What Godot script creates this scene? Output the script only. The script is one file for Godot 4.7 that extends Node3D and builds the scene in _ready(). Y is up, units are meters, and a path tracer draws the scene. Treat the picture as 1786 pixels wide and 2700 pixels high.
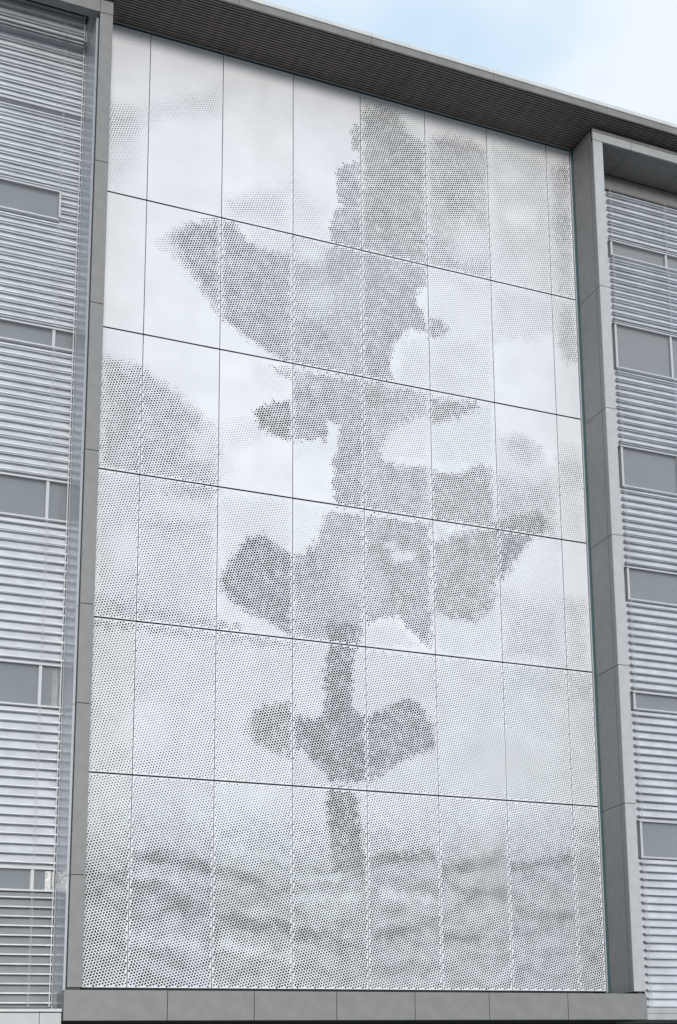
extends Node3D

# Perforated metal screen on a building, seen from the street and looking up.
# x runs along the facade, y is up, z points out of the facade; z = 0 is the face of the screen.

# Hole size (radius over pitch), feather in metres, outline on the screen in metres: the tree that the perforation draws.
const TREE_TONES = [
	[0.09, 0.40, [-0.15, 21.59, -0.23, 21.39, -0.44, 21.22, -0.71, 21.14, -0.93, 21.17, -1.02, 21.30, -0.94, 21.50, -0.72, 21.67, -0.46, 21.76, -0.23, 21.72]],
	[0.08, 0.40, [1.72, 21.43, 1.65, 21.20, 1.45, 21.02, 1.19, 20.94, 0.99, 21.00, 0.91, 21.18, 0.98, 21.40, 1.18, 21.59, 1.44, 21.67, 1.64, 21.61]],
	[0.09, 0.40, [2.93, 21.22, 2.81, 20.94, 2.50, 20.70, 2.11, 20.59, 1.80, 20.64, 1.68, 20.84, 1.79, 21.11, 2.10, 21.35, 2.49, 21.47, 2.81, 21.42]],
	[0.10, 0.40, [2.46, 20.67, 2.40, 20.42, 2.25, 20.23, 2.05, 20.17, 1.90, 20.27, 1.84, 20.49, 1.89, 20.74, 2.05, 20.93, 2.24, 20.99, 2.40, 20.89]],
	[0.10, 0.40, [3.09, 20.11, 3.01, 19.81, 2.80, 19.59, 2.55, 19.51, 2.34, 19.62, 2.26, 19.87, 2.33, 20.16, 2.54, 20.38, 2.80, 20.46, 3.01, 20.35]],
	[0.13, 0.35, [-1.16, 19.60, -0.06, 19.81, 0.01, 19.22, -0.11, 18.09, -0.39, 17.58, -1.09, 17.40]],
	[0.25, 0.30, [-1.16, 19.60, -0.34, 19.67, -0.24, 19.26, -0.52, 18.85, -1.13, 18.57]],
	[0.17, 0.25, [-0.01, 19.77, 0.72, 20.38, 1.68, 20.90, 1.69, 20.02, 0.73, 19.74, 0.00, 19.38]],
	[0.11, 0.30, [2.99, 19.27, 3.38, 19.61, 3.84, 18.93, 3.62, 18.19, 2.99, 18.48]],
	[0.20, 0.30, [1.71, 17.97, 2.58, 18.42, 3.38, 18.69, 3.38, 17.40, 1.72, 17.46]],
	[0.15, 0.30, [3.38, 18.58, 4.27, 18.47, 4.31, 17.32, 3.38, 17.36]],
	[0.09, 0.30, [4.61, 21.67, 5.11, 21.70, 5.10, 20.80, 4.72, 20.93]],
	[0.28, 0.05, [5.10, 20.80, 4.96, 20.83, 4.87, 20.62, 4.85, 20.14, 4.93, 20.02, 5.10, 20.01]],
	[0.30, 0.06, [5.09, 19.78, 4.76, 19.67, 4.51, 19.52, 4.44, 19.09, 4.44, 18.75, 4.59, 18.50, 4.37, 18.16, 4.26, 17.67, 4.37, 17.30, 5.11, 17.42]],
	[0.13, 0.20, [5.11, 21.58, 6.83, 21.60, 6.81, 20.81, 5.11, 21.16]],
	[0.31, 0.12, [5.14, 21.19, 5.33, 21.38, 5.73, 21.51, 6.13, 21.44, 6.30, 21.03, 6.84, 20.76, 6.82, 17.40, 5.10, 17.40]],
	[0.27, 0.12, [6.85, 20.88, 7.23, 21.19, 7.53, 21.46, 7.94, 21.40, 8.18, 21.26, 8.53, 21.05, 8.51, 17.40, 6.80, 17.42]],
	[0.31, 0.20, [8.18, 21.19, 8.08, 20.99, 7.84, 20.81, 7.54, 20.73, 7.31, 20.77, 7.22, 20.93, 7.32, 21.13, 7.56, 21.31, 7.85, 21.40, 8.09, 21.35]],
	[0.30, 0.20, [8.20, 19.86, 8.08, 19.40, 7.81, 19.07, 7.48, 18.98, 7.22, 19.18, 7.13, 19.57, 7.24, 20.03, 7.52, 20.36, 7.85, 20.45, 8.11, 20.26]],
	[0.20, 0.25, [8.46, 18.48, 8.35, 18.10, 8.11, 17.83, 7.82, 17.76, 7.59, 17.92, 7.51, 18.24, 7.61, 18.62, 7.85, 18.89, 8.14, 18.97, 8.38, 18.81]],
	[0.32, 0.30, [6.37, 18.43, 6.25, 17.99, 5.96, 17.67, 5.62, 17.58, 5.35, 17.77, 5.24, 18.15, 5.35, 18.58, 5.64, 18.91, 5.98, 19.00, 6.26, 18.82]],
	[0.10, 0.20, [6.86, 21.61, 8.55, 21.67, 10.22, 21.65, 10.92, 21.65, 10.91, 21.33, 8.54, 21.30, 6.85, 21.19]],
	[0.21, 0.20, [8.57, 21.30, 10.21, 21.42, 10.26, 17.37, 8.51, 17.40]],
	[0.14, 0.20, [9.89, 19.56, 9.79, 19.36, 9.53, 19.18, 9.23, 19.11, 8.99, 19.16, 8.90, 19.31, 9.00, 19.52, 9.25, 19.69, 9.56, 19.77, 9.80, 19.72]],
	[0.15, 0.20, [9.50, 20.70, 9.42, 20.46, 9.23, 20.27, 9.00, 20.21, 8.82, 20.30, 8.76, 20.49, 8.84, 20.73, 9.03, 20.92, 9.25, 20.98, 9.44, 20.90]],
	[0.17, 0.20, [9.89, 18.10, 9.77, 17.90, 9.46, 17.71, 9.08, 17.63, 8.78, 17.66, 8.67, 17.81, 8.79, 18.02, 9.10, 18.20, 9.48, 18.29, 9.78, 18.25]],
	[0.25, 0.20, [10.24, 21.21, 10.93, 21.21, 10.93, 17.43, 10.28, 17.37]],
	[0.31, 0.20, [10.95, 20.96, 10.89, 20.65, 10.75, 20.43, 10.60, 20.39, 10.48, 20.54, 10.44, 20.82, 10.50, 21.14, 10.64, 21.36, 10.80, 21.40, 10.92, 21.25]],
	[0.30, 0.20, [10.89, 19.57, 10.83, 19.26, 10.69, 19.05, 10.54, 19.01, 10.42, 19.16, 10.38, 19.44, 10.44, 19.75, 10.58, 19.96, 10.73, 20.00, 10.85, 19.85]],
	[0.17, 0.12, [0.10, 16.42, 0.59, 16.95, 1.65, 17.46, 1.70, 14.79, 1.10, 15.59, 0.61, 16.06]],
	[0.32, 0.12, [0.55, 16.69, 0.98, 17.07, 1.65, 17.41, 1.70, 15.00, 1.20, 15.67, 0.80, 16.16]],
	[0.31, 0.08, [1.70, 17.41, 2.02, 17.39, 2.33, 17.03, 3.38, 17.36, 3.39, 14.02, 2.60, 14.40, 1.73, 14.90]],
	[0.17, 0.08, [2.30, 17.40, 3.38, 17.39, 3.38, 16.92, 2.74, 16.85, 2.38, 16.98]],
	[0.29, 0.05, [3.40, 17.37, 4.37, 17.34, 5.13, 17.41, 5.09, 14.07, 3.41, 14.09]],
	[0.17, 0.15, [3.41, 17.35, 4.26, 17.31, 4.10, 16.84, 3.52, 16.82]],
	[0.22, 0.20, [4.36, 16.01, 4.30, 15.80, 4.14, 15.65, 3.95, 15.60, 3.79, 15.69, 3.73, 15.87, 3.79, 16.08, 3.95, 16.23, 4.14, 16.28, 4.30, 16.19]],
	[0.32, 0.20, [4.36, 14.91, 4.25, 14.63, 3.99, 14.41, 3.67, 14.35, 3.41, 14.45, 3.31, 14.69, 3.41, 14.96, 3.67, 15.18, 3.99, 15.25, 4.26, 15.14]],
	[0.31, 0.20, [5.07, 16.96, 4.99, 16.68, 4.80, 16.47, 4.57, 16.42, 4.38, 16.53, 4.31, 16.78, 4.38, 17.06, 4.57, 17.27, 4.81, 17.33, 5.00, 17.21]],
	[0.31, 0.06, [5.13, 17.41, 6.80, 17.39, 6.79, 16.96, 6.47, 16.49, 6.61, 16.23, 6.79, 15.93, 6.76, 15.64, 6.26, 15.59, 5.92, 15.12, 5.80, 14.54, 5.94, 14.09, 5.09, 14.09]],
	[0.17, 0.15, [6.03, 15.26, 6.79, 15.59, 6.75, 14.09, 5.91, 14.10]],
	[0.13, 0.10, [6.82, 17.35, 8.50, 17.36, 8.44, 14.07, 6.76, 14.12]],
	[0.18, 0.15, [6.82, 17.35, 8.50, 17.36, 8.49, 16.94, 6.81, 17.03]],
	[0.17, 0.20, [6.87, 15.49, 8.50, 16.01, 8.45, 14.50, 6.84, 14.14]],
	[0.30, 0.05, [6.82, 16.04, 7.20, 16.05, 7.30, 15.78, 6.99, 15.52, 6.81, 15.50]],
	[0.18, 0.20, [8.52, 17.34, 10.24, 17.34, 10.24, 16.38, 9.69, 15.97, 8.49, 15.78]],
	[0.26, 0.20, [10.28, 17.32, 10.94, 17.38, 10.92, 15.69, 10.52, 15.49, 10.27, 16.03]],
	[0.10, 0.20, [10.52, 15.49, 10.96, 15.58, 10.90, 14.16, 10.58, 14.16]],
	[0.16, 0.15, [-0.86, 13.55, -0.01, 13.52, 0.85, 12.98, 1.71, 12.37, 1.73, 10.84, 0.05, 10.85, -0.84, 10.87]],
	[0.28, 0.15, [-0.87, 13.40, -0.05, 13.36, 0.66, 12.94, 1.34, 12.35, 1.72, 11.75, 1.73, 10.84, 0.05, 10.85, -0.84, 10.87]],
	[0.19, 0.20, [1.74, 11.86, 1.67, 11.61, 1.51, 11.43, 1.30, 11.40, 1.13, 11.51, 1.07, 11.74, 1.13, 11.99, 1.29, 12.17, 1.50, 12.20, 1.67, 12.09]],
	[0.10, 0.15, [2.20, 14.05, 3.39, 14.05, 3.39, 13.20, 2.61, 13.32]],
	[0.27, 0.05, [2.83, 14.02, 3.39, 14.00, 3.39, 13.75, 3.09, 13.76]],
	[0.15, 0.20, [2.76, 12.35, 2.66, 12.08, 2.39, 11.87, 2.06, 11.81, 1.79, 11.92, 1.68, 12.16, 1.78, 12.43, 2.05, 12.63, 2.38, 12.70, 2.66, 12.59]],
	[0.12, 0.20, [2.13, 11.31, 2.09, 11.07, 1.97, 10.90, 1.82, 10.88, 1.70, 11.00, 1.65, 11.23, 1.69, 11.48, 1.81, 11.65, 1.96, 11.67, 2.08, 11.54]],
	[0.33, 0.06, [2.49, 12.82, 2.81, 13.07, 3.39, 13.25, 3.39, 12.20, 3.02, 12.24, 2.62, 12.38]],
	[0.11, 0.15, [3.41, 12.31, 4.24, 12.46, 4.24, 12.09, 3.41, 11.84]],
	[0.31, 0.05, [3.41, 14.01, 5.09, 14.07, 5.06, 10.83, 4.36, 10.85, 4.34, 12.00, 4.53, 12.83, 4.28, 12.86, 4.19, 12.39, 3.41, 12.23]],
	[0.23, 0.10, [4.13, 13.72, 4.10, 13.61, 4.03, 13.54, 3.94, 13.52, 3.87, 13.57, 3.84, 13.66, 3.87, 13.77, 3.94, 13.85, 4.03, 13.86, 4.10, 13.81]],
	[0.24, 0.10, [3.78, 13.92, 3.75, 13.82, 3.67, 13.74, 3.58, 13.73, 3.50, 13.77, 3.47, 13.86, 3.50, 13.96, 3.58, 14.03, 3.67, 14.05, 3.75, 14.01]],
	[0.17, 0.15, [5.57, 13.07, 6.78, 13.57, 6.75, 12.25, 5.55, 12.20]],
	[0.29, 0.07, [5.09, 14.07, 6.78, 14.07, 6.76, 13.51, 6.11, 13.15, 5.72, 12.83, 5.50, 12.20, 5.93, 12.11, 6.74, 12.21, 6.73, 10.83, 5.06, 10.83]],
	[0.31, 0.10, [5.09, 13.96, 5.63, 13.96, 5.57, 13.23, 5.08, 12.66]],
	[0.17, 0.15, [6.80, 14.07, 8.47, 14.11, 8.44, 12.42, 6.76, 12.25]],
	[0.31, 0.07, [6.80, 13.98, 7.52, 14.01, 8.03, 14.14, 8.06, 13.89, 7.51, 13.56, 6.78, 13.26]],
	[0.31, 0.08, [6.76, 12.14, 7.47, 12.15, 7.99, 12.45, 8.39, 12.47, 8.42, 10.84, 6.73, 10.83]],
	[0.16, 0.15, [8.50, 13.38, 9.12, 13.49, 10.11, 12.76, 10.08, 10.84, 8.42, 10.84]],
	[0.24, 0.15, [9.76, 12.93, 9.56, 12.75, 9.26, 12.69, 8.97, 12.77, 8.80, 12.96, 8.81, 13.20, 9.00, 13.38, 9.30, 13.45, 9.59, 13.37, 9.77, 13.17]],
	[0.26, 0.20, [8.46, 12.26, 10.10, 12.30, 10.08, 10.84, 8.42, 10.84]],
	[0.16, 0.15, [10.17, 13.57, 10.87, 13.46, 10.83, 10.89, 10.10, 10.87]],
	[0.23, 0.15, [10.19, 12.94, 10.88, 13.00, 10.87, 12.20, 10.15, 12.03]],
	[0.22, 0.12, [-0.93, 10.82, 1.70, 10.82, 1.72, 7.58, -0.85, 7.57]],
	[0.14, 0.25, [0.00, 9.25, -0.05, 9.01, -0.21, 8.85, -0.40, 8.82, -0.56, 8.94, -0.63, 9.16, -0.57, 9.39, -0.42, 9.55, -0.23, 9.58, -0.07, 9.46]],
	[0.28, 0.15, [1.70, 10.79, 1.59, 10.64, 1.31, 10.51, 0.96, 10.46, 0.68, 10.49, 0.57, 10.60, 0.67, 10.75, 0.95, 10.87, 1.30, 10.93, 1.59, 10.90]],
	[0.27, 0.20, [1.28, 9.92, 1.18, 9.76, 0.90, 9.63, 0.56, 9.58, 0.28, 9.63, 0.17, 9.76, 0.27, 9.92, 0.55, 10.05, 0.89, 10.10, 1.17, 10.05]],
	[0.17, 0.20, [1.37, 10.28, 1.28, 10.16, 1.05, 10.06, 0.76, 10.02, 0.53, 10.05, 0.44, 10.14, 0.53, 10.26, 0.76, 10.36, 1.05, 10.40, 1.28, 10.37]],
	[0.28, 0.20, [-0.84, 7.99, 0.03, 7.98, 0.94, 7.95, 1.74, 7.90, 1.74, 7.57, -0.85, 7.57]],
	[0.16, 0.15, [1.72, 10.79, 3.39, 10.80, 3.39, 7.58, 1.74, 7.57]],
	[0.34, 0.08, [1.77, 8.78, 2.05, 9.31, 2.39, 9.81, 2.68, 9.93, 3.02, 9.71, 3.39, 9.52, 3.39, 7.63, 2.89, 7.91, 2.40, 8.05, 1.82, 8.45]],
	[0.28, 0.06, [1.74, 7.83, 2.26, 7.76, 2.26, 7.55, 1.74, 7.56]],
	[0.11, 0.10, [3.41, 10.80, 4.34, 10.79, 4.23, 9.95, 3.41, 9.48]],
	[0.30, 0.08, [4.25, 10.71, 5.09, 10.75, 5.06, 7.59, 3.41, 7.60, 3.41, 9.48, 3.87, 9.83]],
	[0.25, 0.20, [5.10, 9.30, 5.05, 8.93, 4.92, 8.69, 4.76, 8.67, 4.63, 8.88, 4.58, 9.23, 4.63, 9.60, 4.77, 9.84, 4.93, 9.86, 5.05, 9.66]],
	[0.32, 0.15, [4.02, 9.16, 3.96, 8.91, 3.81, 8.74, 3.63, 8.72, 3.48, 8.85, 3.42, 9.08, 3.48, 9.32, 3.63, 9.49, 3.82, 9.51, 3.97, 9.39]],
	[0.31, 0.05, [5.11, 10.75, 6.75, 10.79, 6.73, 8.78, 6.74, 7.67, 6.29, 7.99, 5.87, 8.37, 5.09, 8.10]],
	[0.17, 0.08, [5.85, 10.11, 5.82, 10.05, 5.76, 10.00, 5.68, 9.99, 5.61, 10.02, 5.59, 10.07, 5.62, 10.13, 5.68, 10.17, 5.76, 10.18, 5.82, 10.16]],
	[0.16, 0.08, [6.33, 9.91, 6.28, 9.83, 6.14, 9.77, 5.97, 9.74, 5.83, 9.77, 5.78, 9.84, 5.83, 9.92, 5.97, 9.98, 6.14, 10.01, 6.28, 9.98]],
	[0.27, 0.20, [5.62, 9.06, 5.56, 8.69, 5.43, 8.45, 5.27, 8.43, 5.14, 8.63, 5.10, 8.99, 5.15, 9.36, 5.28, 9.60, 5.44, 9.62, 5.57, 9.42]],
	[0.18, 0.10, [5.09, 8.07, 5.79, 8.34, 6.55, 7.70, 5.08, 7.62]],
	[0.18, 0.15, [6.81, 10.78, 8.47, 10.81, 8.41, 7.62, 6.74, 7.62]],
	[0.31, 0.07, [6.80, 10.32, 7.37, 10.56, 7.88, 10.83, 8.47, 10.83, 8.44, 9.63, 8.37, 9.04, 7.87, 8.50, 7.27, 8.51, 6.76, 8.58]],
	[0.12, 0.12, [8.46, 10.48, 10.15, 10.85, 10.12, 9.20, 8.46, 8.99]],
	[0.34, 0.06, [8.34, 10.97, 9.04, 11.35, 9.63, 11.52, 9.84, 11.23, 9.55, 10.82, 9.19, 10.55, 8.88, 10.02, 8.52, 9.59, 8.41, 9.68]],
	[0.23, 0.30, [8.46, 9.31, 10.15, 9.31, 10.10, 7.58, 8.43, 7.60]],
	[0.22, 0.25, [10.16, 9.48, 10.88, 9.46, 10.86, 7.57, 10.10, 7.58]],
	[0.21, 0.08, [-1.20, 7.62, -0.83, 7.56, 10.90, 7.55, 11.59, 7.62, 11.40, -0.23, -1.19, -0.27]],
	[0.24, 0.15, [8.46, 7.57, 10.90, 7.55, 10.94, 6.91, 8.49, 6.89]],
	[0.29, 0.05, [-0.85, 7.55, 0.04, 7.56, 0.04, 7.39, -0.84, 7.36]],
	[0.28, 0.08, [0.04, 7.54, 1.74, 7.56, 1.74, 7.39, 0.95, 7.35, 0.04, 7.41]],
	[0.27, 0.08, [1.74, 7.56, 3.42, 7.56, 4.22, 7.55, 3.42, 7.39, 1.74, 7.32]],
	[0.36, 0.05, [4.20, 8.07, 4.88, 8.07, 4.85, 7.54, 4.79, 6.94, 4.78, 6.19, 5.07, 5.97, 5.05, 4.49, 4.30, 4.48, 3.67, 5.08, 3.42, 5.23, 3.42, 5.88, 3.96, 5.80, 4.13, 6.09, 4.14, 6.87, 4.20, 7.47]],
	[0.33, 0.08, [3.40, 6.19, 2.89, 6.09, 2.51, 5.84, 2.39, 5.46, 2.61, 5.17, 3.40, 4.92]],
	[0.34, 0.05, [5.09, 5.96, 5.53, 6.19, 5.89, 6.45, 6.31, 6.50, 6.52, 6.20, 6.71, 5.90, 6.70, 5.34, 6.03, 5.12, 5.61, 4.82, 5.07, 4.43]],
	[0.16, 0.30, [0.72, 5.41, 0.62, 5.07, 0.36, 4.85, 0.03, 4.83, -0.24, 5.01, -0.35, 5.32, -0.25, 5.65, 0.01, 5.87, 0.33, 5.90, 0.61, 5.72]],
	[0.16, 0.30, [3.14, 4.01, 3.03, 3.78, 2.75, 3.63, 2.40, 3.61, 2.12, 3.73, 2.02, 3.94, 2.12, 4.16, 2.40, 4.31, 2.75, 4.34, 3.03, 4.22]],
	[0.27, 0.50, [-1.31, 3.38, 11.63, 4.02, 11.40, -0.23, -1.19, -0.27]],
	[0.31, 0.50, [-1.28, 2.51, 11.58, 2.98, 11.40, -0.23, -1.19, -0.27]],
	[0.36, 0.06, [4.16, 4.37, 4.84, 4.37, 4.90, 3.64, 5.00, 2.84, 5.04, 2.14, 4.34, 2.11, 4.22, 3.22]],
	[0.30, 0.25, [5.18, 2.14, 5.06, 1.97, 4.76, 1.86, 4.40, 1.85, 4.11, 1.94, 4.00, 2.10, 4.11, 2.27, 4.41, 2.38, 4.77, 2.39, 5.06, 2.30]],
	[0.36, 0.10, [0.01, 2.56, 1.65, 2.36, 1.69, 2.60, 0.04, 2.79]],
	[0.36, 0.10, [-0.85, 1.80, 0.03, 2.27, -0.05, 2.43, -0.93, 1.96]],
	[0.36, 0.10, [0.05, 1.92, 1.64, 1.43, 1.72, 1.68, 0.12, 2.17]],
	[0.36, 0.10, [1.73, 2.44, 3.12, 1.93, 3.18, 2.07, 1.79, 2.58]],
	[0.36, 0.10, [1.76, 1.24, 3.39, 1.10, 3.42, 1.39, 1.79, 1.52]],
	[0.36, 0.10, [3.38, 1.11, 4.99, 0.87, 5.04, 1.09, 3.42, 1.32]],
	[0.36, 0.10, [5.18, 2.60, 6.68, 2.88, 6.64, 3.14, 5.14, 2.85]],
	[0.36, 0.10, [6.86, 2.48, 8.42, 2.84, 8.36, 3.15, 6.80, 2.78]],
	[0.36, 0.10, [5.21, 1.02, 6.70, 1.31, 6.66, 1.56, 5.16, 1.26]],
	[0.36, 0.10, [6.89, 2.16, 8.39, 2.05, 8.42, 2.23, 6.92, 2.34]],
	[0.36, 0.10, [8.53, 2.63, 10.15, 2.90, 10.12, 3.14, 8.50, 2.87]],
	[0.36, 0.10, [8.57, 1.66, 10.11, 1.58, 10.15, 1.82, 8.60, 1.89]],
	[0.36, 0.10, [6.87, 1.11, 8.34, 1.00, 8.36, 1.18, 6.89, 1.29]],
	[0.36, 0.10, [1.79, 0.70, 2.34, 0.80, 2.31, 0.96, 1.77, 0.86]],
	[0.23, 0.08, [1.74, 2.83, 3.39, 2.63, 3.41, 2.77, 1.76, 2.97]],
	[0.23, 0.08, [3.53, 2.26, 4.59, 2.36, 4.58, 2.44, 3.52, 2.34]],
	[0.23, 0.08, [0.08, 2.26, 1.58, 2.11, 1.59, 2.18, 0.08, 2.33]],
	[0.23, 0.08, [3.52, 1.81, 4.88, 1.85, 4.88, 2.04, 3.52, 1.99]],
	[0.23, 0.08, [0.02, 0.92, 1.50, 0.78, 1.52, 0.95, 0.03, 1.09]],
	[0.23, 0.08, [5.36, 1.97, 6.57, 1.87, 6.60, 2.04, 5.39, 2.14]],
	[0.23, 0.08, [1.85, 0.83, 3.32, 0.59, 3.35, 0.76, 1.88, 1.00]],
	[0.30, 0.30, [11.09, 2.55, 10.98, 1.84, 10.79, 1.40, 10.58, 1.39, 10.43, 1.82, 10.40, 2.53, 10.50, 3.24, 10.69, 3.70, 10.91, 3.71, 11.06, 3.27]],
]

const PITCH := 0.062
const SCREEN_LEFT := -1.088
const SCREEN_RIGHT := 10.885
const SCREEN_TOP := 21.70
const ROWS := [0.0, 4.315, 7.594, 10.873, 14.152, 17.431, 21.70]
const FRONT := 1.158
const GROUND := -4.4

var M := {}
var rng := RandomNumberGenerator.new()
var grain_noise := FastNoiseLite.new()


func _ready() -> void:
	rng.seed = 7
	set_camera_and_light()
	make_materials()
	make_ground()
	make_building()
	make_roof()
	make_screen()
	make_left_frame()
	make_right_frame()
	make_sill()
	make_left_louvres()
	make_right_louvres()


# ------------------------------------------------------------------ camera, sky, sun
func set_camera_and_light() -> void:
	var cam := Camera3D.new()
	cam.name = "camera"
	add_child(cam)
	cam.position = Vector3(-6.8847, -2.6874, 30.822)
	cam.rotation = Vector3(0.2289, -0.4701, -0.0326)
	var near := 0.5
	cam.set_frustum(2.0 * near * 1350.0 / 4066.2, Vector2(near * -468.61 / 4066.2, near * 644.04 / 4066.2), near, 2000.0)
	cam.current = true

	var sky_mat := PanoramaSkyMaterial.new()
	sky_mat.panorama = ImageTexture.create_from_image(sky_image())
	sky_mat.energy_multiplier = 1.0
	var sky := Sky.new()
	sky.sky_material = sky_mat
	var env := Environment.new()
	env.background_mode = Environment.BG_SKY
	env.sky = sky
	env.background_energy_multiplier = 1.0
	env.tonemap_mode = Environment.TONE_MAPPER_LINEAR
	env.tonemap_exposure = 1.22
	env.sdfgi_enabled = true
	env.ssao_enabled = true
	env.ssil_enabled = true
	var world := WorldEnvironment.new()
	world.name = "world"
	world.environment = env
	add_child(world)

	# a bright, thinly veiled sun, low and in front of the facade, a little to its left
	var sun := DirectionalLight3D.new()
	sun.name = "sun"
	add_child(sun)
	sun.light_energy = 0.5
	sun.light_color = Color(1.0, 0.98, 0.955)
	sun.light_angular_distance = 12.0
	sun.shadow_enabled = true
	var from := Vector3(-0.15, 0.16, 0.97).normalized()
	sun.look_at_from_position(from * 50.0, Vector3.ZERO, Vector3.UP)


func sky_image() -> Image:
	var w := 1024
	var h := 512
	var n := FastNoiseLite.new()
	n.seed = 21
	n.noise_type = FastNoiseLite.TYPE_SIMPLEX_SMOOTH
	n.frequency = 0.9
	n.fractal_octaves = 6
	n.fractal_gain = 0.52
	var img := Image.create(w, h, false, Image.FORMAT_RGB8)
	for j in h:
		var lat := PI * (0.5 - (j + 0.5) / h)
		var up := sin(lat)
		var blue := Color(0.785, 0.855, 0.91).lerp(Color(0.72, 0.815, 0.90), clampf(up, 0.0, 1.0))
		if up < 0.0:
			blue = Color(0.55, 0.57, 0.58)
		var haze := pow(1.0 - clampf(up, 0.0, 1.0), 5.0)
		for i in w:
			var lon := TAU * (i + 0.5) / w
			var d := Vector3(cos(lat) * cos(lon), up, cos(lat) * sin(lon))
			var c := blue.lerp(Color(0.84, 0.88, 0.91), haze * 0.6)
			if up > 0.0:
				var p := Vector3(d.x, d.y * 1.6, d.z) * 2.2
				var k := n.get_noise_3dv(p) + 0.5 * n.get_noise_3dv(p * 0.45 + Vector3(7, 1, 3)) + 0.4 * n.get_noise_3dv(p * 3.1 + Vector3(2, 9, 4))
				c = c.lerp(Color(0.875, 0.90, 0.925), smoothstep(-0.30, 0.34, k) * 0.95)
			img.set_pixel(i, j, c)
	return img


# ------------------------------------------------------------------ materials
func noise_image(size: int, freq: float, octaves: int, lo: Color, hi: Color, seed_value: int) -> ImageTexture:
	var n := FastNoiseLite.new()
	n.seed = seed_value
	n.frequency = freq
	n.fractal_octaves = octaves
	var g := n.get_seamless_image(size, size)
	var img := Image.create(size, size, true, Image.FORMAT_RGB8)
	for y in size:
		for x in size:
			img.set_pixel(x, y, lo.lerp(hi, g.get_pixel(x, y).r))
	img.generate_mipmaps()
	return ImageTexture.create_from_image(img)


func mat(key: String, albedo: Color, rough: float, metal := 0.0, vary := 0.0, scale := 0.35, freq := 0.012, oct := 5) -> StandardMaterial3D:
	var m := StandardMaterial3D.new()
	m.albedo_color = albedo.linear_to_srgb()
	m.roughness = rough
	m.metallic = metal
	if vary > 0.0:
		var t := noise_image(256, freq, oct, Color(1.0 - vary, 1.0 - vary, 1.0 - vary), Color.WHITE, key.hash() % 1000)
		m.albedo_texture = t
		m.uv1_triplanar = true
		m.uv1_world_triplanar = true
		m.uv1_scale = Vector3(scale, scale, scale)
	M[key] = m
	return m


func make_materials() -> void:
	mat("screen_plain", Color(0.83, 0.84, 0.87), 0.45, 0.0, 0.05, 0.22)
	mat("screen_cool", Color(0.822, 0.832, 0.872), 0.43, 0.0, 0.05, 0.22)
	mat("screen_green", Color(0.822, 0.842, 0.865), 0.45, 0.0, 0.05, 0.22)
	mat("membrane", Color(0.08, 0.081, 0.083), 0.9)
	mat("cladding", Color(0.255, 0.251, 0.247), 0.48, 0.0, 0.08, 0.5, 0.02)
	mat("silver", Color(0.50, 0.51, 0.51), 0.42, 0.1, 0.06, 0.5, 0.02)
	mat("trim", Color(0.55, 0.56, 0.56), 0.35, 0.35, 0.10, 0.5)
	mat("return", Color(0.46, 0.49, 0.52), 0.30, 0.35)
	mat("slat", Color(0.74, 0.765, 0.80), 0.38, 0.2, 0.12, 0.5)
	mat("spandrel", Color(0.74, 0.77, 0.815), 0.5, 0.0, 0.12, 0.5)
	mat("rail", Color(0.56, 0.57, 0.59), 0.42, 0.1)
	mat("soffit_slat", Color(0.38, 0.325, 0.295), 0.45, 0.1, 0.2, 1.0)
	mat("fascia", Color(0.27, 0.26, 0.25), 0.45, 0.2, 0.15, 0.5)
	mat("cap", Color(0.74, 0.73, 0.71), 0.4, 0.3, 0.1, 0.5)
	mat("teal", Color(0.03, 0.10, 0.11), 0.25)
	mat("blind", Color(0.35, 0.36, 0.37), 0.8, 0.0, 0.06, 0.7)
	mat("ground", Color(0.22, 0.22, 0.215), 0.9, 0.0, 0.35, 0.15)
	var g := mat("glass", Color(0.35, 0.38, 0.40), 0.04)
	g.transparency = BaseMaterial3D.TRANSPARENCY_ALPHA
	g.albedo_color.a = 0.25


# ------------------------------------------------------------------ building blocks
func new_st() -> SurfaceTool:
	var st := SurfaceTool.new()
	st.begin(Mesh.PRIMITIVE_TRIANGLES)
	st.set_smooth_group(-1)
	return st


func face(st: SurfaceTool, a: Vector3, b: Vector3, c: Vector3, d: Vector3) -> void:
	for v in [a, b, c, a, c, d]:
		st.add_vertex(v)


func add_box(st: SurfaceTool, lo: Vector3, hi: Vector3) -> void:
	var p := []
	for k in 8:
		p.append(Vector3(hi.x if k & 1 else lo.x, hi.y if k & 2 else lo.y, hi.z if k & 4 else lo.z))
	face(st, p[4], p[6], p[7], p[5])
	face(st, p[1], p[3], p[2], p[0])
	face(st, p[0], p[2], p[6], p[4])
	face(st, p[5], p[7], p[3], p[1])
	face(st, p[2], p[3], p[7], p[6])
	face(st, p[0], p[4], p[5], p[1])


# a cross-section given as (z, y) pairs, drawn out along x
func add_extrusion(st: SurfaceTool, prof: Array, x0: float, x1: float) -> void:
	var n := prof.size()
	for i in n:
		var a: Vector2 = prof[i]
		var b: Vector2 = prof[(i + 1) % n]
		face(st, Vector3(x0, a.y, a.x), Vector3(x1, a.y, a.x), Vector3(x1, b.y, b.x), Vector3(x0, b.y, b.x))
	var poly := PackedVector2Array(prof)
	var tri := Geometry2D.triangulate_polygon(poly)
	for x in [x0, x1]:
		for t in tri:
			st.add_vertex(Vector3(x, poly[t].y, poly[t].x))


func commit(st: SurfaceTool) -> ArrayMesh:
	st.generate_normals()
	return st.commit()


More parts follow.
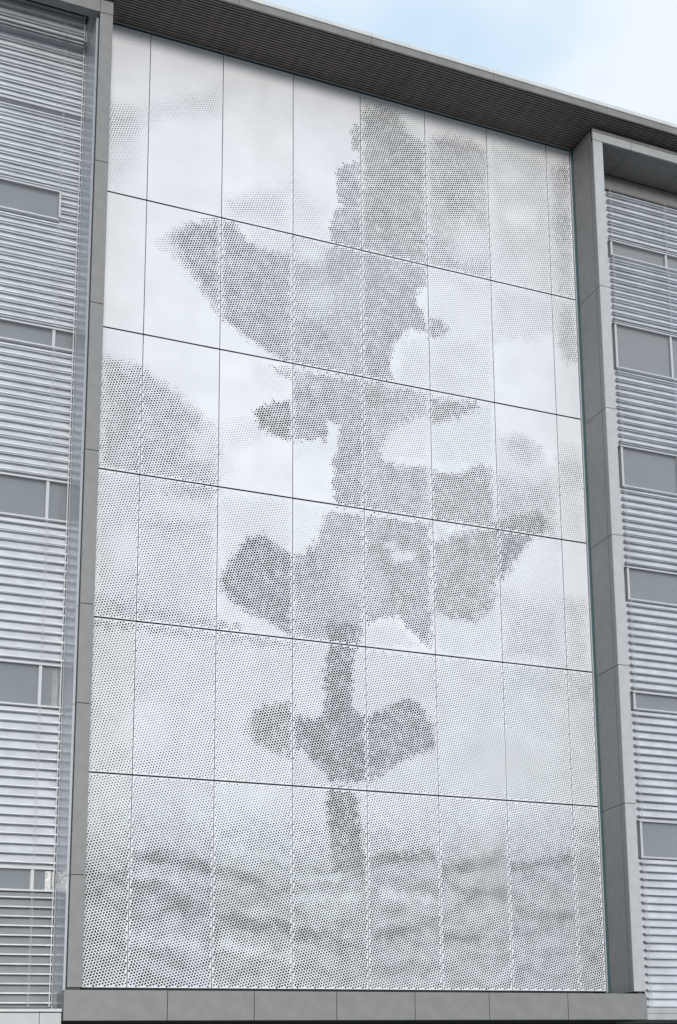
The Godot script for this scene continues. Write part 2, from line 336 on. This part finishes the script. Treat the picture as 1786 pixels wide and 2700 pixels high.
func piece(called: String, mesh: Mesh, m: Material, parent: Node, at := Vector3.ZERO) -> MeshInstance3D:
	var o := MeshInstance3D.new()
	o.name = called
	o.mesh = mesh
	o.material_override = m
	o.position = at
	parent.add_child(o, true)
	return o


func box_piece(called: String, lo: Vector3, hi: Vector3, m: Material, parent: Node) -> MeshInstance3D:
	var c := Vector3((lo.x + hi.x) * 0.5, lo.y, (lo.z + hi.z) * 0.5)
	var st := new_st()
	add_box(st, lo - c, hi - c)
	return piece(called, commit(st), m, parent, c)


func thing(called: String, label: String, category: String, group := "") -> Node3D:
	var o := Node3D.new()
	o.name = called
	o.set_meta("label", label)
	o.set_meta("category", category)
	o.set_meta("kind", "thing")
	if group:
		o.set_meta("group", group)
	add_child(o, true)
	return o


func part_node(called: String, parent: Node) -> Node3D:
	var o := Node3D.new()
	o.name = called
	parent.add_child(o, true)
	return o


# ------------------------------------------------------------------ setting
func make_ground() -> void:
	var st := new_st()
	face(st, Vector3(-600, 0, 600), Vector3(-600, 0, -600), Vector3(600, 0, -600), Vector3(600, 0, 600))
	var o := piece("ground", commit(st), M.ground, self, Vector3(0, GROUND, 0))
	o.set_meta("kind", "structure")
	o.set_meta("label", "grey street surface in front of the building")
	o.set_meta("category", "ground")


func make_building() -> void:
	var b := thing("building", "dark inner wall of the building behind the perforated screen and under its sill", "building")
	box_piece("wall", Vector3(-30, GROUND, -14), Vector3(40, 21.6, -0.75), M.membrane, b)
	# underside of the overhanging upper floors, above the recessed ground floor
	box_piece("ground_floor_soffit", Vector3(-30, -0.66, -0.749), Vector3(40, -0.60, 0.85), M.membrane, b)


# ------------------------------------------------------------------ roof overhang with ribbed soffit
func make_roof() -> void:
	var r := thing("roof", "overhanging roof edge with dark ribbed soffit and pale metal capping against the sky", "roof")
	box_piece("roof_deck", Vector3(-30, 21.885, -14), Vector3(40, 21.98, 1.69), M.membrane, r)
	box_piece("soffit_backing", Vector3(-30, 21.865, -0.05), Vector3(40, 21.88, 1.695), M.membrane, r)
	var st_l := new_st()
	var st_r := new_st()
	var prof := [Vector2(-0.016, 0.0), Vector2(-0.011, -0.008), Vector2(0.0, -0.011), Vector2(0.011, -0.008), Vector2(0.016, 0.0), Vector2(0.016, 0.03), Vector2(-0.016, 0.03)]
	add_extrusion(st_l, prof, -18.0, 1.905)
	add_extrusion(st_r, prof, 1.915, 34.0)
	var ml := commit(st_l)
	var mr := commit(st_r)
	for k in 20:
		var z := 0.035 + 0.086 * k
		piece("soffit_slat", ml, M.soffit_slat, r, Vector3(0, 21.745 + 0.002 * sin(k * 2.3), z))
		piece("soffit_slat", mr, M.soffit_slat, r, Vector3(0, 21.745 + 0.002 * sin(k * 1.7 + 1.0), z))
	var x := -17.4
	while x < 34.0:
		var f := new_st()
		add_extrusion(f, [Vector2(1.70, 21.71), Vector2(1.735, 21.71), Vector2(1.74, 21.715), Vector2(1.74, 21.885), Vector2(1.70, 21.885)], x + 0.004, x + 3.156)
		piece("fascia_panel", commit(f), M.fascia, r)
		var c := new_st()
		add_extrusion(c, [Vector2(1.69, 21.89), Vector2(1.755, 21.89), Vector2(1.762, 21.90), Vector2(1.762, 21.97), Vector2(1.752, 22.0), Vector2(1.73, 22.02), Vector2(1.69, 22.03)], x + 0.003, x + 3.157)
		piece("roof_capping", commit(c), M.cap, r)
		x += 3.16


# ------------------------------------------------------------------ perforated screen
var tones := []

func prepare_tones() -> void:
	for t in TREE_TONES:
		var pts := PackedVector2Array()
		var raw: Array = t[2]
		for k in range(0, raw.size(), 2):
			pts.append(Vector2(raw[k], raw[k + 1]))
		var box := Rect2(pts[0], Vector2.ZERO)
		for p in pts:
			box = box.expand(p)
		var feather := maxf(0.06, float(t[1]) * 1.3)
		tones.append([float(t[0]), feather, pts, box.grow(feather)])


func hole_size(p: Vector2) -> float:
	var r := 0.0
	for t in tones:
		var box: Rect2 = t[3]
		if not box.has_point(p):
			continue
		var f: float = t[1]
		var pts: PackedVector2Array = t[2]
		var best := 1e9
		var inside := false
		var n := pts.size()
		var a := pts[n - 1]
		for i in n:
			var b := pts[i]
			var ab := b - a
			var ap := p - a
			var d := (ap - ab * clampf(ap.dot(ab) / ab.length_squared(), 0.0, 1.0)).length_squared()
			if d < best:
				best = d
			if (a.y > p.y) != (b.y > p.y) and p.x < (b.x - a.x) * (p.y - a.y) / (b.y - a.y) + a.x:
				inside = not inside
			a = b
		var s := sqrt(best)
		r = lerpf(r, t[0], smoothstep(-f, f, s if inside else -s))
	return r


var hex := []
var ring := []
var template := PackedInt32Array()
const RING := 9

func zip_ring(outer_angles: Array, inner_angles: Array) -> PackedInt32Array:
	# triangles between an outer outline (indices 0..n-1) and an inner one (n..), both sorted by angle
	var n := outer_angles.size()
	var m := inner_angles.size()
	var out := PackedInt32Array()
	var j := 0
	var best := 1e9
	for k in m:
		var d := absf(angle_difference(inner_angles[k], outer_angles[0]))
		if d < best:
			best = d
			j = k
	var i := 0
	var used_i := 0
	var used_j := 0
	while used_i < n or used_j < m:
		var na: float = angle_difference(outer_angles[0], outer_angles[(i + 1) % n])
		if na <= 0.0001:
			na += TAU
		if used_i == n - 1:
			na = TAU
		elif used_i >= n:
			na = 1e9
		var nb: float = angle_difference(outer_angles[0], inner_angles[(j + 1) % m])
		if used_j > 0 and nb <= 0.0001 or nb < -0.8:
			nb += TAU
		if used_j > m / 2 and nb < PI:
			nb += TAU
		if used_j >= m:
			nb = 1e9
		if na <= nb:
			out.append_array([i % n, n + j % m, (i + 1) % n])
			i += 1
			used_i += 1
		else:
			out.append_array([i % n, n + j % m, n + (j + 1) % m])
			j += 1
			used_j += 1
	return out


func clip_half(poly: Array, axis: int, limit: float, keep_less: bool) -> Array:
	var out := []
	var n := poly.size()
	for i in n:
		var a: Vector2 = poly[i]
		var b: Vector2 = poly[(i + 1) % n]
		var da := (limit - a[axis]) if keep_less else (a[axis] - limit)
		var db := (limit - b[axis]) if keep_less else (b[axis] - limit)
		if da >= 0.0:
			out.append(a)
		if (da > 0.0 and db < 0.0) or (da < 0.0 and db > 0.0):
			out.append(a.lerp(b, da / (da - db)))
	return out


func perforated_panel(x0: float, x1: float, y0: float, y1: float) -> ArrayMesh:
	var va := Vector2.from_angle(deg_to_rad(15.0)) * PITCH
	var vb := Vector2.from_angle(deg_to_rad(75.0)) * PITCH
	var inv := Transform2D(va, vb, Vector2.ZERO).affine_inverse()
	var lo := Vector2(1e9, 1e9)
	var hi := Vector2(-1e9, -1e9)
	for c in [Vector2(x0, y0), Vector2(x1, y0), Vector2(x0, y1), Vector2(x1, y1)]:
		var q: Vector2 = inv * c
		lo = lo.min(q)
		hi = hi.max(q)
	var V := PackedVector3Array()
	var N := PackedVector3Array()
	var I := PackedInt32Array()
	var cell := PITCH / sqrt(3.0)
	var edge := 0.027
	# every sheet is very slightly pillowed and warped
	var ph1 := rng.randf() * TAU
	var ph2 := rng.randf() * TAU
	var k1 := rng.randf_range(1.6, 3.0)
	var k2 := rng.randf_range(1.1, 2.2)
	var amp := rng.randf_range(0.003, 0.006)
	for i in range(int(floor(lo.x)) - 1, int(ceil(hi.x)) + 2):
		for j in range(int(floor(lo.y)) - 1, int(ceil(hi.y)) + 2):
			var c := va * i + vb * j
			if c.x < x0 - cell or c.x > x1 + cell or c.y < y0 - cell or c.y > y1 + cell:
				continue
			var whole := c.x > x0 + cell and c.x < x1 - cell and c.y > y0 + cell and c.y < y1 - cell
			var r := 0.0
			if c.x > x0 + 0.016 and c.x < x1 - 0.016 and c.y > y0 + edge and c.y < y1 - edge:
				r = hole_size(c + Vector2(grain_noise.get_noise_2d(c.x * 14.0 + 50.0, c.y * 14.0), grain_noise.get_noise_2d(c.x * 14.0, c.y * 14.0 + 70.0)) * 0.13)
				r *= 1.0 + 0.13 * grain_noise.get_noise_2d(c.x * 6.0, c.y * 6.0) + 0.10 * grain_noise.get_noise_2d(c.x * 40.0, c.y * 40.0 + 90.0)
				var leafy := grain_noise.get_noise_2d(c.x * 17.0 + 11.0, c.y * 17.0 + 31.0)
				if c.y > 2.9 and r > 0.22:
					r *= 1.0 - 0.16 * smoothstep(0.12, 0.45, leafy)
				elif c.y < 3.1:
					# contour lines of the ground that rise to both sides of the trunk
					var line := c.y - 0.17 * absf(c.x - 4.6) + 0.55 * grain_noise.get_noise_2d(c.x * 1.6, c.y * 1.6)
					r *= 1.0 + 0.045 * smoothstep(3.1, 2.3, c.y) * sin(TAU * line / 0.62) + 0.03 * sin(TAU * line / 0.23)
				if r < 0.05:
					r = 0.0
				r = minf(r * 1.15, 0.43) * PITCH
				r = minf(r, minf(minf(c.x - x0, x1 - c.x), minf(c.y - y0, y1 - c.y)) - 0.004)
			var sx := sin(k1 * c.x + ph1)
			var cy := cos(k2 * c.y + ph2)
			var gx := amp * k1 * cos(k1 * c.x + ph1) * cy
			var gy := -amp * k2 * sx * sin(k2 * c.y + ph2)
			var zc := amp * sx * cy
			var nrm := Vector3(-gx, -gy, 1.0).normalized()
			var base := V.size()
			if whole:
				for h in hex:
					V.append(Vector3(c.x + h.x - x0, c.y + h.y - y0, zc + gx * h.x + gy * h.y))
					N.append(nrm)
				if r > 0.0:
					for h in ring:
						V.append(Vector3(c.x + h.x * r - x0, c.y + h.y * r - y0, zc))
						N.append(nrm)
					for t in template:
						I.append(base + t)
				else:
					for t in [0, 2, 1, 0, 3, 2, 0, 4, 3, 0, 5, 4]:
						I.append(base + t)
				continue
			var poly := []
			for h in hex:
				poly.append(c + h)
			poly = clip_half(poly, 0, x0, false)
			poly = clip_half(poly, 0, x1, true)
			poly = clip_half(poly, 1, y0, false)
			poly = clip_half(poly, 1, y1, true)
			if poly.size() < 3:
				continue
			for q in poly:
				V.append(Vector3(q.x - x0, q.y - y0, zc + gx * (q.x - c.x) + gy * (q.y - c.y)))
				N.append(nrm)
			var clear := r > 0.0
			if clear:
				clear = c.x - r > x0 and c.x + r < x1 and c.y - r > y0 and c.y + r < y1
			if clear:
				var oa := []
				for q in poly:
					oa.append((q - c).angle())
				var ia := []
				for h in ring:
					ia.append(h.angle())
					V.append(Vector3(c.x + h.x * r - x0, c.y + h.y * r - y0, zc))
					N.append(nrm)
				for t in zip_ring(oa, ia):
					I.append(base + t)
			else:
				for t in range(1, poly.size() - 1):
					I.append_array([base, base + t + 1, base + t])
	# folded edges
	var w := x1 - x0
	var h1 := y1 - y0
	var rim := [Vector2(0, 0), Vector2(w, 0), Vector2(w, h1), Vector2(0, h1)]
	for k in 4:
		var a: Vector2 = rim[k]
		var b: Vector2 = rim[(k + 1) % 4]
		var nn := Vector3((b - a).y, -(b - a).x, 0).normalized()
		var base := V.size()
		V.append_array([Vector3(a.x, a.y, 0.002), Vector3(b.x, b.y, 0.002), Vector3(b.x, b.y, -0.012), Vector3(a.x, a.y, -0.012)])
		N.append_array([nn, nn, nn, nn])
		I.append_array([base, base + 1, base + 2, base, base + 2, base + 3])
	var arr := []
	arr.resize(Mesh.ARRAY_MAX)
	arr[Mesh.ARRAY_VERTEX] = V
	arr[Mesh.ARRAY_NORMAL] = N
	arr[Mesh.ARRAY_INDEX] = I
	var mesh := ArrayMesh.new()
	mesh.add_surface_from_arrays(Mesh.PRIMITIVE_TRIANGLES, arr)
	return mesh


func make_screen() -> void:
	prepare_tones()
	grain_noise.seed = 4
	grain_noise.frequency = 0.35
	grain_noise.fractal_octaves = 3
	for k in 6:
		hex.append(Vector2.from_angle(deg_to_rad(45.0 + 60.0 * k)) * PITCH / sqrt(3.0))
	for k in RING:
		ring.append(Vector2.from_angle(deg_to_rad(45.0 + 360.0 * k / RING)))
	var oa := []
	for h in hex:
		oa.append(h.angle())
	var ia := []
	for h in ring:
		ia.append(h.angle())
	template = zip_ring(oa, ia)
	var s := thing("perforated_screen", "tall silvery white perforated metal screen whose holes draw a big tree", "metal screen")
	var cols := [SCREEN_LEFT]
	for k in 7:
		cols.append(1.7 * k)
	cols.append(SCREEN_RIGHT)
	for c in 8:
		for r in 6:
			var x0: float = cols[c] + 0.008
			var x1: float = cols[c + 1] - 0.008
			var y0: float = ROWS[r] + 0.017
			var y1: float = ROWS[r + 1] - 0.017
			piece("panel", perforated_panel(x0, x1, y0, y1), M[["screen_plain", "screen_cool", "screen_green", "screen_cool"][rng.randi() % 4]], s, Vector3(x0, y0, 0))
	# slim edge trims, teal edged along the top and the right side
	box_piece("top_trim", Vector3(SCREEN_LEFT, 21.70, -0.03), Vector3(SCREEN_RIGHT, 21.722, 0.02), M.teal, s)
	box_piece("top_trim", Vector3(SCREEN_LEFT, 21.724, -0.03), Vector3(SCREEN_RIGHT, 21.738, 0.035), M.rail, s)
	box_piece("side_trim", Vector3(10.892, -0.02, -0.05), Vector3(10.912, 21.70, 0.035), M.rail, s)
	box_piece("side_trim", Vector3(10.914, -0.02, -0.05), Vector3(10.935, 21.70, 0.10), M.teal, s)


# ------------------------------------------------------------------ portal frames
func make_left_frame() -> void:
	var f := thing("portal_frame", "warm grey metal portal frame with a bluish shiny inner reveal beside louvres", "frame", "metal portal frames of the facade")
	var ys := [-0.09, 2.04, 5.42, 7.46, 10.74, 14.03, 17.35, 20.985]
	box_piece("core", Vector3(-1.358, -0.6, -0.2), Vector3(-1.13, 21.2, 1.12), M.membrane, f)
	for k in 7:
		box_piece("face_panel", Vector3(-1.366, ys[k] + 0.008, 1.125), Vector3(-1.092, ys[k + 1] - 0.008, FRONT), M.cladding, f)
		box_piece("side_panel", Vector3(-1.128, ys[k] + 0.008, 0.02), Vector3(-1.092, ys[k + 1] - 0.008, 0.985), M.cladding, f)
	# head of the frame
	box_piece("face_panel", Vector3(-1.366, 20.993, 0.9), Vector3(-1.092, 21.30, FRONT), M.cladding, f)
	var x := -1.374
	while x > -14.0:
		box_piece("head_panel", Vector3(x - 3.38, 20.993, 0.9), Vector3(x, 21.30, FRONT), M.cladding, f)
		x -= 3.388
	# the shiny reveal that faces the louvres
	var yr := [-0.5, 2.05, 5.43, 7.45, 10.73, 14.02, 17.34, 19.2, 21.7]
	for k in 8:
		box_piece("reveal_panel", Vector3(-1.41, yr[k] + 0.005, -0.12), Vector3(-1.365, yr[k + 1] - 0.005, 0.975), M["return"], f)
	box_piece("reveal_trim", Vector3(-1.418, -0.5, -0.19), Vector3(-1.37, 21.6, -0.13), M.rail, f)


func make_right_frame() -> void:
	var f := thing("portal_frame", "portal frame with a pale silver front edge and a grey flank towards the screen", "frame", "metal portal frames of the facade")
	var ys := [-0.09, 4.18, 7.47, 10.70, 13.97, 17.24, 21.33]
	box_piece("core", Vector3(10.965, -0.6, -0.5), Vector3(11.17, 21.36, 0.96), M.membrane, f)
	for k in 6:
		box_piece("face_panel", Vector3(10.935, ys[k] + 0.008, 1.125), Vector3(11.21, ys[k + 1] - 0.008, FRONT), M.silver, f)
		box_piece("flank_strip", Vector3(10.937, ys[k] + 0.008, 0.968), Vector3(11.2, ys[k + 1] - 0.008, 1.123), M.cladding, f)
		box_piece("flank_panel", Vector3(10.939, ys[k] + 0.008, 0.03), Vector3(10.97, ys[k + 1] - 0.008, 0.95), M.cladding, f)
	# head beam: fascia, capping strip, dark shadow joint, coffered underside
	box_piece("flank_panel", Vector3(10.939, 21.338, 0.03), Vector3(10.97, 21.562, 1.0), M.cladding, f)
	box_piece("flank_capping", Vector3(10.935, 21.585, 0.03), Vector3(10.97, 21.65, 1.0), M.cladding, f)
	box_piece("beam_core", Vector3(10.975, 21.37, -0.5), Vector3(34, 21.60, 1.1), M.membrane, f)
	var x := 10.935
	var first := true
	while x < 33.0:
		var w := 1.14 if first else 1.7
		box_piece("head_panel", Vector3(x, 21.338, 1.105), Vector3(x + w - 0.012, 21.562, FRONT), M.silver, f)
		box_piece("head_capping", Vector3(x, 21.585, 1.105), Vector3(x + w - 0.005, 21.65, FRONT), M.trim, f)
		box_piece("head_soffit_panel", Vector3((11.215 if first else x), 21.345, -0.02), Vector3(x + w - 0.01, 21.365, 1.09), M.cladding, f)
		x += w
		first = false


func make_sill() -> void:
	var s := thing("sill", "grey cladding panels in a long sill under the perforated screen", "sill")
	box_piece("core", Vector3(-1.41, -0.68, 0.4), Vector3(11.25, -0.13, 1.1), M.membrane, s)
	var xs := [-1.425, 0.523, 2.239, 3.952, 5.66, 7.36, 9.25, 11.25]
	for k in 7:
		box_piece("cladding_panel", Vector3(xs[k] + 0.007, -0.70, 0.95), Vector3(xs[k + 1] - 0.007, -0.135, FRONT), M.cladding, s)


# ------------------------------------------------------------------ louvred walls
func slat_profile(height: float, tilt: float) -> Array:
	# a slightly hollow blade with a rolled lower edge, lower edge outwards; pairs of (z, y)
	var front := []
	var back := []
	for k in 6:
		var t := k / 5.0
		var along := (0.5 - t) * height
		var bow := 0.008 * (1.0 - pow(2.0 * t - 1.0, 2.0))
		var dirv := Vector2(-sin(tilt), cos(tilt))
		var nv := Vector2(cos(tilt), sin(tilt))
		front.append(dirv * along + nv * bow)
		back.append(dirv * along + nv * (bow - 0.006))
	var low: Vector2 = front[5]
	var prof := front.duplicate()
	prof.append(low + Vector2(0.009, 0.006))
	prof.append(low + Vector2(0.013, 0.0))
	prof.append(low + Vector2(0.012, -0.020))
	prof.append(low + Vector2(0.004, -0.024))
	back.reverse()
	prof.append_array(back)
	return prof


func louvre_bank(wall: Node3D, x0: float, x1: float, y0: float, y1: float, z: float, pitch: float, depth: float, guides: Array, back := "spandrel") -> void:
	var bank := part_node("louvre_bank", wall)
	bank.position = Vector3(x0, y0, z)
	var n := maxi(1, int(round((y1 - y0) / pitch)))
	var step := (y1 - y0) / n
	var st := new_st()
	add_extrusion(st, slat_profile(depth, 1.42), 0.0, x1 - x0)
	var mesh := commit(st)
	for k in n:
		var s := piece("slat", mesh, M.slat, bank, Vector3(0, (k + 0.5) * step, 0))
		s.rotation.x = rng.randf_range(-0.06, 0.06)
	box_piece("spandrel_panel", Vector3(0.0, 0.0, -0.11), Vector3(x1 - x0, y1 - y0, -0.085), M[back], bank)
	for gx in guides:
		for d in [-0.014, 0.014]:
			var g := new_st()
			add_box(g, Vector3(-0.003, 0, -0.003), Vector3(0.003, y1 - y0, 0.003))
			piece("guide_wire", commit(g), M.rail, bank, Vector3(gx + d - x0, 0, 0.085))


func louvre_window(wall: Node3D, x0: float, x1: float, y0: float, y1: float, z: float, mullions: Array) -> void:
	var w := part_node("window", wall)
	w.position = Vector3(x0, y0, z)
	var wd := x1 - x0
	var h := y1 - y0
	box_piece("pane", Vector3(0, 0, 0.0), Vector3(wd, h, 0.012), M.glass, w)
	box_piece("blind", Vector3(0, 0, -0.09), Vector3(wd, h, -0.08), M.blind, w)
	box_piece("rail", Vector3(0, -0.035, -0.06), Vector3(wd, 0.0, 0.09), M.rail, w)
	box_piece("rail", Vector3(0, h, -0.06), Vector3(wd, h + 0.035, 0.09), M.rail, w)
	for mx in mullions:
		box_piece("mullion", Vector3(mx - x0 - 0.03, 0.001, 0.013), Vector3(mx - x0 + 0.03, h - 0.001, 0.06), M.rail, w)


func make_left_louvres() -> void:
	var wall := thing("louvred_wall", "louvred wall of pale grey slats next to the shiny bluish reveal", "louvred wall", "louvred walls beside the screen")
	var z := -0.16
	var x0 := -13.0
	var x1 := -1.43
	box_piece("backing", Vector3(x0, -0.6, -0.74), Vector3(-1.13, 21.86, -0.42), M.blind, wall)
	var win := [[1.919, 2.32], [5.655, 6.49], [9.65, 10.483], [13.542, 13.945], [16.579, 17.224]]
	var mull := [-1.86, -3.56, -5.26, -6.96, -8.66, -10.36, -12.06]
	var y := -0.36
	for k in win.size():
		louvre_bank(wall, x0, x1, y, win[k][0] - 0.05, z, 0.186, 0.10, mull, "blind" if k == 0 else "spandrel")
		var right := -1.86 if k == 4 else x1
		louvre_window(wall, x0, right, win[k][0], win[k][1], z - 0.06, mull if k < 4 else mull.slice(1))
		if k == 4:
			louvre_bank(wall, -1.83, x1, win[k][0] - 0.05, win[k][1] + 0.05, z, 0.186, 0.10, [])
			box_piece("mullion", Vector3(-1.87, win[k][0], z - 0.06), Vector3(-1.835, win[k][1], z + 0.08), M.rail, wall)
		y = win[k][1] + 0.05
	louvre_bank(wall, x0, x1, y, 19.16, z, 0.19, 0.10, mull)
	box_piece("transom", Vector3(x0, 19.165, z - 0.1), Vector3(x1, 19.215, z + 0.1), M.rail, wall)
	louvre_bank(wall, x0, x1, 19.22, 21.85, z, 0.195, 0.10, mull)
	box_piece("edge_rail", Vector3(-1.475, -0.36, z + 0.06), Vector3(-1.455, 21.85, z + 0.08), M.rail, wall)
	# sill below the louvres
	box_piece("sill_capping", Vector3(x0, -0.535, -0.3), Vector3(-1.44, -0.48, 1.12), M.trim, wall)
	var x := -1.44
	var w := 0.40
	while x > x0:
		box_piece("sill_panel", Vector3(x - w + 0.006, -1.0, 0.9), Vector3(x - 0.006, -0.555, 1.10), M.silver, wall)
		x -= w
		w = 1.7


func make_right_louvres() -> void:
	var wall := thing("louvred_wall", "louvred wall of silver slats with grey windows under a coffered head", "louvred wall", "louvred walls beside the screen")
	var z := -0.05
	var x0 := 12.0
	var x1 := 27.0
	box_piece("backing", Vector3(11.2, -0.6, -0.74), Vector3(x1, 21.33, -0.32), M.membrane, wall)
	box_piece("head_board", Vector3(11.22, 20.93, -0.10), Vector3(x1, 21.335, -0.04), M.cladding, wall)
	var win := [[3.191, 4.03], [6.827, 7.211], [9.618, 10.415], [12.604, 13.645], [15.841, 17.042], [19.031, 19.406]]
	var mull := [12.06, 13.73, 15.43, 17.13, 18.83, 20.53, 22.23, 23.93, 25.63]
	var y := -0.40
	for k in win.size():
		louvre_bank(wall, x0, x1, y, win[k][0] - 0.05, z, 0.19, 0.125, mull)
		louvre_window(wall, x0, x1, win[k][0], win[k][1], z - 0.05, mull)
		y = win[k][1] + 0.05
	louvre_bank(wall, x0, x1, y, 20.92, z, 0.205, 0.125, mull)
	box_piece("sill_capping", Vector3(11.26, -0.56, -0.3), Vector3(x1, -0.44, 1.10), M.trim, wall)
	box_piece("sill_panel", Vector3(11.26, -0.70, -0.3), Vector3(x1, -0.565, 1.08), M.trim, wall)
